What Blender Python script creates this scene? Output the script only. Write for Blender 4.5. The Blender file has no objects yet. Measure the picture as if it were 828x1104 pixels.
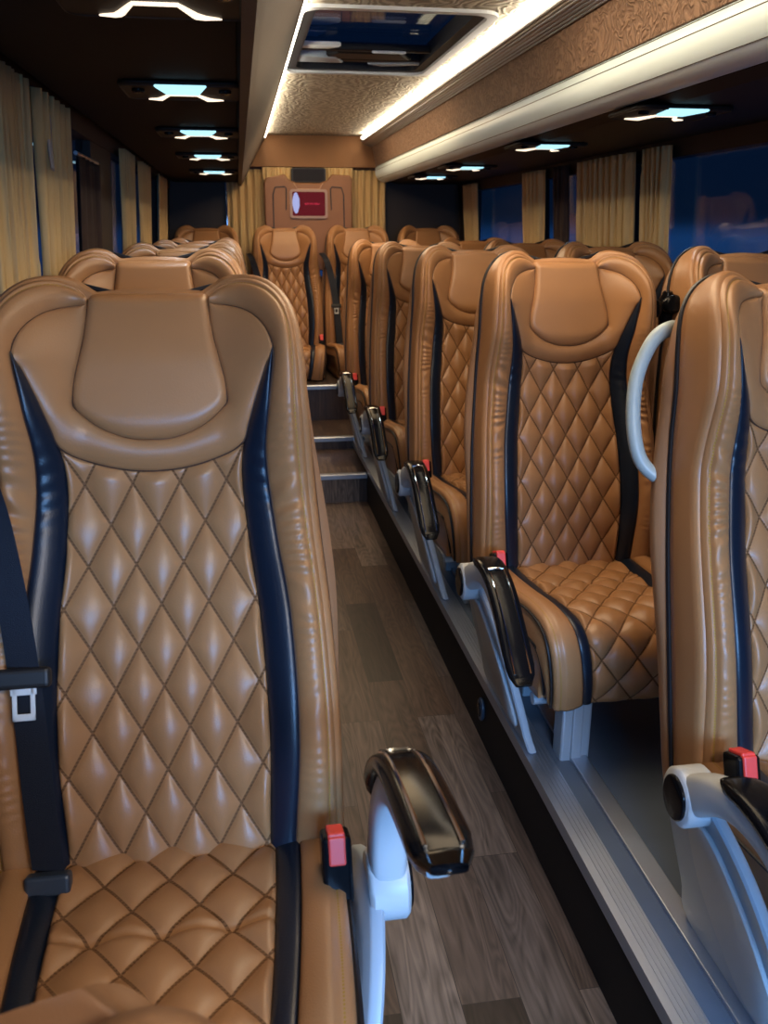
import bpy, math, random
from mathutils import Vector
random.seed(4)
sc = bpy.context.scene
COL = sc.collection
PI = math.pi
CAMH = 1.37
PLAT = 0.20
D2R = PI / 180

# ------------------------------------------------------------------ materials
def new_mat(name):
    m = bpy.data.materials.new(name); m.use_nodes = True
    nt = m.node_tree; nt.nodes.clear()
    out = nt.nodes.new('ShaderNodeOutputMaterial')
    b = nt.nodes.new('ShaderNodeBsdfPrincipled')
    nt.links.new(b.outputs[0], out.inputs[0])
    return m, nt, b, out
def N(nt, t, **kw):
    n = nt.nodes.new(t)
    for k, v in kw.items():
        if k.startswith('i_'):
            n.inputs[k[2:].replace('_', ' ')].default_value = v
        else: setattr(n, k, v)
    return n
def math_n(nt, op, a, b=None, c=None):
    n = nt.nodes.new('ShaderNodeMath'); n.operation = op
    for i, v in enumerate((a, b, c)):
        if v is None: continue
        if isinstance(v, (int, float)): n.inputs[i].default_value = v
        else: nt.links.new(v, n.inputs[i])
    return n.outputs[0]
def simple(name, col, rough=.5, metal=0., coat=0., bump=0., bscale=200., spec=.5, var=0., vscale=6.):
    m, nt, b, out = new_mat(name)
    b.inputs['Base Color'].default_value = (*col, 1)
    b.inputs['Roughness'].default_value = rough
    b.inputs['Metallic'].default_value = metal
    b.inputs['Coat Weight'].default_value = coat
    b.inputs['Coat Roughness'].default_value = .08
    b.inputs['Specular IOR Level'].default_value = spec
    tc = N(nt, 'ShaderNodeTexCoord')
    if bump:
        nz = N(nt, 'ShaderNodeTexNoise', i_Scale=bscale, i_Detail=4.)
        nt.links.new(tc.outputs['Object'], nz.inputs['Vector'])
        bp = N(nt, 'ShaderNodeBump', i_Strength=bump, i_Distance=.002)
        nt.links.new(nz.outputs[0], bp.inputs['Height']); nt.links.new(bp.outputs[0], b.inputs['Normal'])
    if var:
        nz = N(nt, 'ShaderNodeTexNoise', i_Scale=vscale, i_Detail=3.)
        nt.links.new(tc.outputs['Object'], nz.inputs['Vector'])
        mx = N(nt, 'ShaderNodeMix', data_type='RGBA')
        mx.inputs[6].default_value = (*[c * (1 - var) for c in col], 1)
        mx.inputs[7].default_value = (*[min(1, c * (1 + var)) for c in col], 1)
        nt.links.new(nz.outputs[0], mx.inputs[0]); nt.links.new(mx.outputs[2], b.inputs['Base Color'])
    return m
def emit(name, col, s):
    m, nt, b, out = new_mat(name)
    b.inputs['Base Color'].default_value = (*[c * .8 for c in col], 1)
    b.inputs['Emission Color'].default_value = (*col, 1)
    b.inputs['Emission Strength'].default_value = s
    return m

TAN = (.37, .178, .072)
def leather(name, col, rough=.37, stitch=None, thread_or_shade=(.50, .33, .14)):
    """fine-grained leather; stitch = function(nt, u, v) -> mask socket of the stitch lines coloured by thread"""
    m, nt, b, out = new_mat(name)
    tc = N(nt, 'ShaderNodeTexCoord')
    nz = N(nt, 'ShaderNodeTexNoise', i_Scale=9., i_Detail=3.)
    nt.links.new(tc.outputs['Object'], nz.inputs['Vector'])
    mx = N(nt, 'ShaderNodeMix', data_type='RGBA')
    mx.inputs[6].default_value = (*[c * .88 for c in col], 1)
    mx.inputs[7].default_value = (*[c * 1.12 for c in col], 1)
    nt.links.new(nz.outputs[0], mx.inputs[0])
    colsock = mx.outputs[2]
    vo = N(nt, 'ShaderNodeTexVoronoi', i_Scale=420.)
    nt.links.new(tc.outputs['Object'], vo.inputs['Vector'])
    bp = N(nt, 'ShaderNodeBump', i_Strength=.12, i_Distance=.001)
    nt.links.new(vo.outputs['Distance'], bp.inputs['Height'])
    nt.links.new(bp.outputs[0], b.inputs['Normal'])
    if stitch:
        uv = N(nt, 'ShaderNodeUVMap'); uv.uv_map = 'UVMap'
        sp = N(nt, 'ShaderNodeSeparateXYZ'); nt.links.new(uv.outputs[0], sp.inputs[0])
        mask = stitch(nt, sp.outputs[0], sp.outputs[1])
        m2 = N(nt, 'ShaderNodeMix', data_type='RGBA')
        m2.inputs[7].default_value = (*thread_or_shade, 1)
        nt.links.new(mask, m2.inputs[0]); nt.links.new(colsock, m2.inputs[6])
        colsock = m2.outputs[2]
    nt.links.new(colsock, b.inputs['Base Color'])
    b.inputs['Roughness'].default_value = rough
    b.inputs['Specular IOR Level'].default_value = .45
    if stitch:
        nt.links.new(math_n(nt, 'MULTIPLY_ADD', mask, .5, rough), b.inputs['Roughness'])
        nt.links.new(math_n(nt, 'MULTIPLY_ADD', mask, -.48, .45), b.inputs['Specular IOR Level'])
    return m
QW, QH = .064, .112      # diamond size on the backrest
CW, CH = .082, .110      # on the cushion
def diamond_stitch_shade(w, h):  # quilt stitching, drawn wide and dark so groove shade is painted in
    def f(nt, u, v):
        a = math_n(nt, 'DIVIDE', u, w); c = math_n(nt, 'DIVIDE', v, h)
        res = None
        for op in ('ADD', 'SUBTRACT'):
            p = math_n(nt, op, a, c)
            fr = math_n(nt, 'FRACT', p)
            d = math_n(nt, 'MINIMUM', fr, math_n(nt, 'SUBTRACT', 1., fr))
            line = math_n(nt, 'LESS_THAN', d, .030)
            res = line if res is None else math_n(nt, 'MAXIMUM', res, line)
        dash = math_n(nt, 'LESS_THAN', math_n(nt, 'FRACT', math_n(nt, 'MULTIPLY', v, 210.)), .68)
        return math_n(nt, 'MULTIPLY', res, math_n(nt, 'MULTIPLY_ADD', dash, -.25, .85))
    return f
def edge_stitch(pos):
    def f(nt, u, v):
        d = math_n(nt, 'ABSOLUTE', math_n(nt, 'SUBTRACT', u, pos))
        line = math_n(nt, 'LESS_THAN', d, .018)
        dash = math_n(nt, 'LESS_THAN', math_n(nt, 'FRACT', math_n(nt, 'MULTIPLY', v, 190.)), .6)
        return math_n(nt, 'MULTIPLY', line, dash)
    return f
M_TAN = leather('tan_leather', TAN)
M_QB = leather('quilted_leather_back', TAN, stitch=diamond_stitch_shade(QW, QH), thread_or_shade=(.055, .025, .012))  # dark brown stitching with the shade of the grooves in its colour
M_QC = leather('quilted_leather_cushion', TAN, stitch=diamond_stitch_shade(CW, CH), thread_or_shade=(.055, .025, .012))
M_BOL = leather('bolster_leather', TAN, stitch=edge_stitch(.80), thread_or_shade=(.34, .20, .035))
M_SHELL = leather('shell_leather', (.30, .150, .070), .5)
M_BLK = leather('black_leather', (.006, .011, .022), .34)
M_PIPE = simple('black_piping', (.008, .007, .008), .45)
M_SEAM = simple('dark_brown_seam', (.07, .03, .015), .6)
M_GREY = simple('light_grey_plastic', (.52, .54, .55), .42, bump=.05, bscale=600)
M_HANDLE = simple('grey_handle_plastic', (.36, .42, .41), .35)
M_COVER = simple('grey_side_cover_plastic', (.36, .42, .48), .38)
M_GLOSS = simple('gloss_black_plastic', (.005, .005, .006), .16, spec=.14)
M_CHROME = simple('chrome', (.85, .84, .82), .12, 1.)
M_ALU = simple('brushed_aluminium', (.50, .54, .60), .38, .85, bump=.1, bscale=90)
M_PAINT = simple('grey_painted_steel', (.42, .46, .50), .4, .3)
M_RED = simple('red_button_plastic', (.80, .06, .045), .4)
M_BELT = simple('black_seatbelt_webbing', (.008, .011, .02), .6, bump=.5, bscale=900)
M_BPLAS = simple('matt_black_plastic', (.012, .011, .011), .5)
M_RACK = simple('dark_overhead_panel', (.006, .0045, .004), .75, spec=.2, bump=.1)
M_RACKB = simple('dark_brown_service_panel', (.012, .008, .006), .6, spec=.25)
M_WALL = simple('dark_brown_wall_trim', (.022, .013, .009), .6, bump=.1)
M_CURT = simple('beige_curtain_fabric', (.62, .42, .18), .85, bump=.25, bscale=700, var=.08)
M_DCURT = simple('dark_brown_blind_fabric', (.045, .022, .014), .8, bump=.3)
M_KNOB = simple('dark_blue_grey_plastic', (.03, .04, .055), .35)
M_FR = simple('sunroof_frame_black', (.008, .009, .012), .5, spec=.3)
M_WPLAS = simple('white_plastic', (.7, .72, .72), .35)
M_LAMP = emit('cool_white_lamp', (.42, .80, .95), 1.3)
M_BAR = emit('warm_white_light_line', (1., .80, .58), 1.6)
M_COVE = emit('cove_led', (1., .90, .74), 17.)

def ribbed(name, col, axis, scale, metal, rough):
    m, nt, b, out = new_mat(name)
    tc = N(nt, 'ShaderNodeTexCoord'); sp = N(nt, 'ShaderNodeSeparateXYZ')
    nt.links.new(tc.outputs['Object'], sp.inputs[0])
    s = math_n(nt, 'SINE', math_n(nt, 'MULTIPLY', sp.outputs[axis], scale))
    bp = N(nt, 'ShaderNodeBump', i_Strength=.6, i_Distance=.003)
    nt.links.new(s, bp.inputs['Height']); nt.links.new(bp.outputs[0], b.inputs['Normal'])
    b.inputs['Base Color'].default_value = (*col, 1)
    b.inputs['Metallic'].default_value = metal; b.inputs['Roughness'].default_value = rough
    return m
M_FLUTE = ribbed('fluted_aluminium_trim', (.42, .39, .36), 0, 700., .6, .4)
M_RWHITE = simple('white_rack_shell', (.72, .86, .90), .36, bump=.35, bscale=500)

def swirl(name, c1, c2, scale, rough, bump):
    m, nt, b, out = new_mat(name)
    tc = N(nt, 'ShaderNodeTexCoord')
    n1 = N(nt, 'ShaderNodeTexNoise', i_Scale=scale * .45, i_Detail=2.)
    nt.links.new(tc.outputs['Object'], n1.inputs['Vector'])
    wv = N(nt, 'ShaderNodeTexWave', i_Scale=scale, i_Distortion=14., i_Detail=2.)
    wv.inputs['Detail Scale'].default_value = 1.2
    vm = N(nt, 'ShaderNodeVectorMath', operation='MULTIPLY_ADD')
    nt.links.new(n1.outputs['Color'], vm.inputs[0]); vm.inputs[1].default_value = (.25, .25, .25)
    nt.links.new(tc.outputs['Object'], vm.inputs[2]); nt.links.new(vm.outputs[0], wv.inputs['Vector'])
    cr = N(nt, 'ShaderNodeValToRGB'); cr.color_ramp.elements[0].position = .25; cr.color_ramp.elements[1].position = .7
    cr.color_ramp.elements[0].color = (*c1, 1); cr.color_ramp.elements[1].color = (*c2, 1)
    nt.links.new(wv.outputs[0], cr.inputs[0]); nt.links.new(cr.outputs[0], b.inputs['Base Color'])
    bp = N(nt, 'ShaderNodeBump', i_Strength=bump, i_Distance=.006)
    nt.links.new(wv.outputs[0], bp.inputs['Height']); nt.links.new(bp.outputs[0], b.inputs['Normal'])
    b.inputs['Roughness'].default_value = rough
    return m
M_CEIL = swirl('embossed_cream_headliner', (.40, .34, .24), (.66, .59, .45), 9., .7, .5)
M_SUEDE = swirl('embossed_brown_suede', (.17, .095, .058), (.235, .138, .085), 17., .8, .7)
M_SUEDE2 = simple('plain_brown_suede', (.24, .11, .042), .85, bump=.3, bscale=300, var=.15)
M_TRIM = simple('taupe_ceiling_trim', (.085, .064, .048), .6, bump=.3, bscale=120, var=.15)

def floor_mat():
    m, nt, b, out = new_mat('wood_plank_vinyl')
    tc = N(nt, 'ShaderNodeTexCoord'); sp = N(nt, 'ShaderNodeSeparateXYZ')
    nt.links.new(tc.outputs['Object'], sp.inputs[0])
    cb = N(nt, 'ShaderNodeCombineXYZ')
    nt.links.new(math_n(nt, 'ADD', sp.outputs[1], math_n(nt, 'MULTIPLY', sp.outputs[2], .9)), cb.inputs[0])
    nt.links.new(sp.outputs[0], cb.inputs[1])
    br = N(nt, 'ShaderNodeTexBrick', offset=.37, offset_frequency=2)
    br.inputs['Scale'].default_value = 1.
    br.inputs['Brick Width'].default_value = .62; br.inputs['Row Height'].default_value = .114
    br.inputs['Mortar Size'].default_value = .0008; br.inputs['Bias'].default_value = 0
    br.inputs['Color1'].default_value = (0, 0, 0, 1); br.inputs['Color2'].default_value = (1, 1, 1, 1)
    br.inputs['Mortar'].default_value = (.1, .1, .1, 1)
    nt.links.new(cb.outputs[0], br.inputs['Vector'])
    # wood grain, shifted plank by plank
    sh = N(nt, 'ShaderNodeVectorMath', operation='MULTIPLY_ADD')
    nt.links.new(br.outputs['Color'], sh.inputs[0]); sh.inputs[1].default_value = (7.3, 3.1, 5.)
    nt.links.new(cb.outputs[0], sh.inputs[2])
    mp = N(nt, 'ShaderNodeMapping'); mp.inputs['Scale'].default_value = (1.8, 30., 1.)
    nt.links.new(sh.outputs[0], mp.inputs['Vector'])
    n1 = N(nt, 'ShaderNodeTexNoise', i_Scale=1.6, i_Detail=6., i_Distortion=1.2)
    nt.links.new(mp.outputs[0], n1.inputs['Vector'])
    mp2 = N(nt, 'ShaderNodeMapping'); mp2.inputs['Scale'].default_value = (.9, 6.5, 1.)
    nt.links.new(sh.outputs[0], mp2.inputs['Vector'])
    nc = N(nt, 'ShaderNodeTexNoise', i_Scale=2.2, i_Detail=1.5, i_Distortion=.3)
    nt.links.new(mp2.outputs[0], nc.inputs['Vector'])
    ct = math_n(nt, 'ABSOLUTE', math_n(nt, 'SUBTRACT', math_n(nt, 'FRACT', math_n(nt, 'MULTIPLY', nc.outputs[0], 15.)), .5))
    g = math_n(nt, 'ADD', math_n(nt, 'MULTIPLY', n1.outputs[0], .82), math_n(nt, 'MULTIPLY', ct, .34))
    plank = N(nt, 'ShaderNodeValToRGB')
    e = plank.color_ramp.elements
    e[0].position = .12; e[1].position = .88; e[0].color = (.020, .012, .009, 1); e[1].color = (.150, .108, .080, 1)
    for p_, c_ in ((.35, (.075, .044, .028)), (.65, (.082, .058, .045))):
        q = e.new(p_); q.color = (*c_, 1)
    nt.links.new(br.outputs['Color'], plank.inputs[0])
    mul = N(nt, 'ShaderNodeMix', data_type='RGBA', blend_type='MULTIPLY'); mul.inputs[0].default_value = 1.
    cr = N(nt, 'ShaderNodeValToRGB'); cr.color_ramp.elements[0].position = .25; cr.color_ramp.elements[1].position = .72
    cr.color_ramp.elements[0].color = (.30, .28, .27, 1); cr.color_ramp.elements[1].color = (1.5, 1.45, 1.38, 1)
    nt.links.new(g, cr.inputs[0])
    nt.links.new(plank.outputs[0], mul.inputs[6]); nt.links.new(cr.outputs[0], mul.inputs[7])
    m3 = N(nt, 'ShaderNodeMix', data_type='RGBA'); m3.inputs[7].default_value = (.02, .013, .01, 1)
    nt.links.new(br.outputs['Fac'], m3.inputs[0]); nt.links.new(mul.outputs[2], m3.inputs[6])
    nt.links.new(m3.outputs[2], b.inputs['Base Color'])
    b.inputs['Roughness'].default_value = .42; b.inputs['Specular IOR Level'].default_value = .35
    bp = N(nt, 'ShaderNodeBump', i_Strength=.15, i_Distance=.001)
    nt.links.new(g, bp.inputs['Height']); nt.links.new(bp.outputs[0], b.inputs['Normal'])
    return m
M_FLOOR = floor_mat()
M_PLAT = simple('blue_grey_platform_vinyl', (.10, .125, .16), .35, bump=.1, bscale=300, var=.2)

def glass_mat(name, tint, refl=.9):
    m, nt, b, out = new_mat(name)
    nt.nodes.remove(b)
    tr = N(nt, 'ShaderNodeBsdfTransparent'); tr.inputs[0].default_value = (*tint, 1)
    gl = N(nt, 'ShaderNodeBsdfGlossy'); gl.inputs[0].default_value = (refl, refl, refl, 1); gl.inputs['Roughness'].default_value = .03
    lw = N(nt, 'ShaderNodeLayerWeight'); lw.inputs[0].default_value = .5
    fc = math_n(nt, 'MULTIPLY_ADD', math_n(nt, 'POWER', lw.outputs['Facing'], 4.), .5, .04)
    mx = N(nt, 'ShaderNodeMixShader')
    nt.links.new(fc, mx.inputs[0]); nt.links.new(tr.outputs[0], mx.inputs[1]); nt.links.new(gl.outputs[0], mx.inputs[2])
    nt.links.new(mx.outputs[0], out.inputs[0])
    return m
M_GLASS = glass_mat('tinted_window_glass', (.8, .85, .9))
M_RGLASS = glass_mat('roof_hatch_glass', (.8, .85, .9))

# ------------------------------------------------------------------ mesh helpers
def mesh_obj(name, V, Fc, mat, parent=None, uvs=None, smooth=True, mats=None, fm=None):
    me = bpy.data.meshes.new(name)
    me.from_pydata([tuple(v) for v in V], [], Fc)
    if mats:
        for mm in mats: me.materials.append(mm)
    else: me.materials.append(mat)
    if fm:
        for p_, i in zip(me.polygons, fm): p_.material_index = i
    if uvs:
        uvl = me.uv_layers.new(name='UVMap')
        for l in me.loops: uvl.data[l.index].uv = uvs[l.vertex_index]
    if smooth:
        me.polygons.foreach_set('use_smooth', [True] * len(me.polygons))
    me.update()
    o = bpy.data.objects.new(name, me); COL.objects.link(o)
    if parent: o.parent = parent
    return o
class MB:
    def __init__(s): s.V = []; s.F = []
    def add(s, V, Fc):
        n = len(s.V); s.V += [tuple(v) for v in V]; s.F += [tuple(i + n for i in f) for f in Fc]; return s
    def box(s, x0, x1, y0, y1, z0, z1, bev=0):
        if bev <= 0:
            V = [(x, y, z) for x in (x0, x1) for y in (y0, y1) for z in (z0, z1)]
            return s.add(V, [(0, 1, 3, 2), (4, 6, 7, 5), (0, 4, 5, 1), (2, 3, 7, 6), (0, 2, 6, 4), (1, 5, 7, 3)])
        # chamfered box through a convex hull of 24 points
        import bmesh
        bm = bmesh.new()
        bmesh.ops.create_cube(bm, size=1)
        for v in bm.verts:
            v.co = Vector(((x0 + x1) / 2 + v.co.x * (x1 - x0), (y0 + y1) / 2 + v.co.y * (y1 - y0), (z0 + z1) / 2 + v.co.z * (z1 - z0)))
        bmesh.ops.bevel(bm, geom=bm.edges[:], offset=bev, segments=3, affect='EDGES', profile=.5)
        bm.verts.index_update()
        s.add([v.co[:] for v in bm.verts], [[v.index for v in f.verts] for f in bm.faces]); bm.free(); return s
    def tube(s, pts, r, n=8, cap=True, closed=False, sx=1., sy=1., up=None):
        P = [Vector(p) for p in pts]; m = len(P); rings = []
        prevn = None
        for i, p in enumerate(P):
            a = P[(i - 1) % m] if (closed or i > 0) else p; b = P[(i + 1) % m] if (closed or i < m - 1) else p
            t = (b - a).normalized()
            if prevn is None:
                u0 = Vector(up) if up else (Vector((0, 0, 1)) if abs(t.z) < .9 else Vector((1, 0, 0)))
                nn = (u0 - t * u0.dot(t)).normalized()
            else: nn = (prevn - t * prevn.dot(t)).normalized()
            prevn = nn; bb = t.cross(nn)
            rr = r[i] if isinstance(r, (list, tuple)) else r
            rings.append([p + nn * math.cos(2 * PI * k / n) * rr * sx + bb * math.sin(2 * PI * k / n) * rr * sy for k in range(n)])
        V = [v for rg in rings for v in rg]; Fc = []
        for i in range(m if closed else m - 1):
            j = (i + 1) % m
            for k in range(n): Fc.append((i * n + k, i * n + (k + 1) % n, j * n + (k + 1) % n, j * n + k))
        if cap and not closed: Fc.append(tuple(range(n))[::-1]); Fc.append(tuple((m - 1) * n + k for k in range(n)))
        return s.add(V, Fc)
    def prism(s, poly, axis, a, b, bev=0.):
        """polygon (2D list) extruded along axis ('x','y','z') from a to b; small inset bevel on both faces"""
        def mk(p, h):
            return {'x': (h, p[0], p[1]), 'y': (p[0], h, p[1]), 'z': (p[0], p[1], h)}[axis]
        n = len(poly)
        cx = sum(p[0] for p in poly) / n; cy = sum(p[1] for p in poly) / n
        if bev > 0:
            ins = inset(poly, bev); sg = 1 if b > a else -1
            L = [(ins, a), (poly, a + sg * bev), (poly, b - sg * bev), (ins, b)]
        else: L = [(poly, a), (poly, b)]
        V = [mk(p, h) for pl, h in L for p in pl]; Fc = []
        for q in range(len(L) - 1):
            for i in range(n): Fc.append((q * n + i, q * n + (i + 1) % n, (q + 1) * n + (i + 1) % n, (q + 1) * n + i))
        Fc.append(tuple(range(n))[::-1]); Fc.append(tuple((len(L) - 1) * n + i for i in range(n)))
        return s.add(V, Fc)
    def build(s, name, mat, parent=None, smooth=False):
        o = mesh_obj(name, s.V, s.F, mat, parent, smooth=smooth)
        import bmesh
        bm = bmesh.new(); bm.from_mesh(o.data); bmesh.ops.recalc_face_normals(bm, faces=bm.faces); bm.to_mesh(o.data); bm.free()
        if smooth:
            try: o.data.set_sharp_from_angle(angle=45 * D2R)
            except Exception: pass
        return o
def inset(poly, d):
    n = len(poly); A = sum(poly[i][0] * poly[(i + 1) % n][1] - poly[(i + 1) % n][0] * poly[i][1] for i in range(n))
    sg = 1 if A > 0 else -1; out = []
    for i in range(n):
        p0, p1, p2 = Vector(poly[i - 1]), Vector(poly[i]), Vector(poly[(i + 1) % n])
        a = (p1 - p0).normalized(); b = (p2 - p1).normalized()
        nn = Vector((-a.y - b.y, a.x + b.x)) * sg
        if nn.length < 1e-6: nn = Vector((-a.y, a.x)) * sg
        nn.normalize(); k = max(.5, nn.dot(Vector((-a.y, a.x)) * sg))
        out.append(tuple(p1 + nn * d / k))
    return out
def catmull(pts, n):
    """n+1 evenly spaced samples of a smooth curve through pts"""
    P = [Vector(p) for p in pts]; P = [P[0] * 2 - P[1]] + P + [P[-1] * 2 - P[-2]]
    fine = []
    for i in range(1, len(P) - 2):
        for k in range(24):
            t = k / 24; a, b, c, d = P[i - 1], P[i], P[i + 1], P[i + 2]
            fine.append(.5 * ((2 * b) + (c - a) * t + (2 * a - 5 * b + 4 * c - d) * t * t + (3 * b - a - 3 * c + d) * t ** 3))
    fine.append(P[-2])
    L = [0.]
    for i in range(1, len(fine)): L.append(L[-1] + (fine[i] - fine[i - 1]).length)
    out = []; j = 0
    for k in range(n + 1):
        t = L[-1] * k / n
        while j < len(L) - 2 and L[j + 1] < t: j += 1
        f = (t - L[j]) / max(1e-9, L[j + 1] - L[j]); out.append(fine[j].lerp(fine[j + 1], min(1, f)))
    return out
def interp(tab):
    def f(t):
        if t <= tab[0][0]: return tab[0][1]
        if t >= tab[-1][0]: return tab[-1][1]
        for i in range(len(tab) - 1):
            if tab[i][0] <= t <= tab[i + 1][0]:
                def sl(j):
                    if j <= 0 or j >= len(tab) - 1: return 0 if j <= 0 else (tab[-1][1] - tab[-2][1]) / (tab[-1][0] - tab[-2][0])
                    return (tab[j + 1][1] - tab[j - 1][1]) / (tab[j + 1][0] - tab[j - 1][0])
                h = tab[i + 1][0] - tab[i][0]; u = (t - tab[i][0]) / h
                return ((2*u**3-3*u*u+1)*tab[i][1] + (u**3-2*u*u+u)*h*sl(i) + (-2*u**3+3*u*u)*tab[i+1][1] + (u**3-u*u)*h*sl(i+1))
    return f
def smooth(a, b, x):
    t = max(0., min(1., (x - a) / (b - a))); return t * t * (3 - 2 * t)
def grid(name, nu, nv, fn, mat, parent=None, skirt=.012, flip=False):
    """fn(a,b) -> (pos Vector, inward Vector, uv). adds a skirt that folds inward round the border."""
    V = []; UV = []; Fc = []
    A = [0.] + [i / nu for i in range(nu + 1)] + [1.]; B = [0.] + [j / nv for j in range(nv + 1)] + [1.]
    for j, b in enumerate(B):
        for i, a in enumerate(A):
            p_, inn, uv = fn(a, b)
            if i in (0, len(A) - 1) or j in (0, len(B) - 1): p_ = p_ + inn * skirt
            V.append(p_); UV.append(uv)
    w = len(A)
    for j in range(len(B) - 1):
        for i in range(w - 1):
            q = (j * w + i, j * w + i + 1, (j + 1) * w + i + 1, (j + 1) * w + i)
            Fc.append(q[::-1] if flip else q)
    return mesh_obj(name, V, Fc, mat, parent, uvs=UV)

def tag(o, label=None, cat=None, group=None, kind=None):
    if label: o['label'] = label
    if cat: o['category'] = cat
    if group: o['group'] = group
    if kind: o['kind'] = kind
    return o
def empty(name, loc=(0, 0, 0), rz=0.):
    o = bpy.data.objects.new(name, None); COL.objects.link(o); o.location = loc; o.rotation_euler = (0, 0, rz); o.empty_display_size = .1
    return o
def struct(o): o['kind'] = 'structure'; return o
def copy_tree(o, parent=None):
    c = o.copy(); COL.objects.link(c)
    if parent: c.parent = parent
    for ch in list(o.children): copy_tree(ch, c)
    return c

# ------------------------------------------------------------------ seat geometry
XI = interp([(-.06, .131), (0, .133), (.15, .139), (.31, .134), (.42, .123), (.53, .119), (.60, .138), (.672, .166)])
XS = interp([(-.06, .166), (0, .168), (.15, .179), (.31, .176), (.42, .163), (.53, .153), (.60, .160), (.672, .168)])
def h0(s): return .018 * math.exp(-((s - .17) / .16) ** 2) + .030 * smooth(.46, .60, s) - .020 * smooth(.66, .79, s)
WING = interp([(-.06, .018), (0, .026), (.15, .042), (.31, .044), (.43, .040), (.53, .050), (.62, .074), (.70, .080), (.79, .066)])
def hb(x, s):
    return h0(s) + WING(s) * smooth(.085, .215, abs(x))
def BP(x, s, h): return Vector((x, -h, s))
INB = Vector((0, 1, 0))
PILLOW = catmull([(.082, .772), (.089, .70), (.103, .635), (.101, .595), (.078, .573), (.04, .563), (0, .560)], 60)
BOL_IN_T = [(.083, .752), (.105, .750), (.135, .735), (.158, .705), (.168, .668)]
BOL_IN = catmull(BOL_IN_T + [(XS(s), s) for s in (.60, .53, .42, .31, .15, 0, -.06)], 170)
BOL_OUT = catmull([(.083, .766), (.100, .784), (.130, .789), (.163, .772), (.187, .735), (.198, .68), (.202, .60), (.206, .53), (.213, .42), (.221, .31), (.226, .15), (.225, 0), (.222, -.06)], 170)
def tq(x): return .520 + .030 * (min(1.2, abs(x) / .121)) ** 2

def puff(c, n=.5): return max(0., math.sin(PI * min(1, max(0, c)))) ** n
def quilt_h(x, s, w, h):
    a = x / w; b = s / h
    v = abs(math.sin(PI * (a + b)) * math.sin(PI * (a - b)))
    return v ** .46

def quilt_back(a, b):
    xn = 2 * a - 1
    s = -.05
    for _ in range(6): s = -.05 + b * (tq(xn * XI(s)) + .05)
    x = xn * XI(s)
    e = min(1, (1 - abs(xn)) / .06, b / .03 + .3, (1 - b) / .03)
    h = hb(x, s) + .0135 * quilt_h(x, s, QW, QH) * max(0, e) ** .5 - .004
    return BP(x, s, h), INB, (x, s)
def strip_back(sg):
    def f(a, b):
        s = -.06 + b * .732
        xi, xo = XI(s), XS(s)
        x = xi + (xo - xi) * a
        wr = .0012 * math.sin(s * 260 + 3 * a) * math.exp(-((s - .50) / .05) ** 2)
        h = hb(x, s) + .008 * puff(a, .6) - .003 + wr
        return BP(sg * x, s, h), INB, (a, s)
    return f
def pillow_f(a, b):
    # a across -1..1, b top 0 .. bottom 1
    xn = 2 * a - 1; 
    # bottom outline height for this xn (normalised), side outline by PILLOW
    sbot = .560 + .048 * abs(xn) ** 3.2
    s = .772 + (sbot - .772) * b
    # half-width at s
    hw = PW(s)
    x = xn * hw
    e = min(1., (1 - abs(xn)) / .16); e2 = min(1., (1 - b) / .14)
    e3 = min(1., b / .10)
    h = hb(x, s) + .016 * (1 - (1 - e) ** 2.2) ** .5 * (1 - (1 - e2) ** 2.2) ** .5 - .005 - .020 * (1 - e3) ** 2
    return BP(x, s, h), INB, (x, s)
PW = interp([(.56, .075), (.572, .090), (.585, .0975), (.61, .1035), (.635, .1030), (.67, .096), (.70, .0895), (.74, .0845), (.772, .082)])
def surround_curves(n):
    # outer: from top corner, along top of the strip, down the inner strip edge, across the quilt top, mirrored
    half = [Vector(p) for p in BOL_IN_T] + [Vector((XI(s), s)) for s in (.655, .635, .615, .595, .575, .556)] + [Vector((x, tq(x))) for x in (.110, .09, .06, .03, 0)]
    o = catmull(half, n)
    inn = []
    for k in range(n + 1):
        t = k / n
        inn.append(t)
    pin = [(PW(s) - .001, s) for s in (.752, .74, .71, .68, .65, .625)]
    for xn in (1, .95, .88, .8, .7, .55, .4, .2, 0):
        sb = .560 + .048 * xn ** 3.2; pin.append((xn * PW(sb), sb + .001))
    pin = catmull(pin, n)
    return o, pin
SO, SI = surround_curves(90)
def surround_f(a, b):
    t = a * 2; sg = -1 if t <= 1 else 1
    k = (t if t <= 1 else 2 - t) * 90
    i = min(89, int(k)); f = k - i
    po = SO[i].lerp(SO[i + 1], f); pi_ = SI[i].lerp(SI[i + 1], f)
    p_ = pi_.lerp(po, b)
    h = hb(p_.x, p_.y) + .013 * puff(.06 + b * .9, .55) - .005
    return BP(sg * p_.x, p_.y, h), INB, (p_.x, p_.y)
def bolster_f(sg):
    def f(a, b):
        k = b * 170; i = min(169, int(k)); fr = k - i
        pi_ = BOL_IN[i].lerp(BOL_IN[i + 1], fr); po = BOL_OUT[i].lerp(BOL_OUT[i + 1], fr)
        p_ = pi_.lerp(po, a); s = p_.y
        env = math.exp(-((s - .44) / .13) ** 2) * (1 if b > .2 else 0) + .25 * math.exp(-((s - .15) / .2) ** 2)
        ph = s * 330 + 5 * math.sin(s * 41 + 2.) + 4 * a * math.sin(s * 23)
        wr = .0042 * env * math.sin(ph) * (.75 + .25 * math.sin(s * 67 + 1)) * math.sin(PI * min(1, a * 1.15)) ** .6
        # two shallow seams near the head arch
        seam = -.006 * math.exp(-((a - .80) / .05) ** 2)
        h = hb(p_.x, s) + .017 * puff(.03 + a * .92, .5) - .006 - .014 * a ** 4 + wr + seam
        return BP(sg * p_.x, s, h), INB, (a, b * 1.0)
    return f

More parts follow.
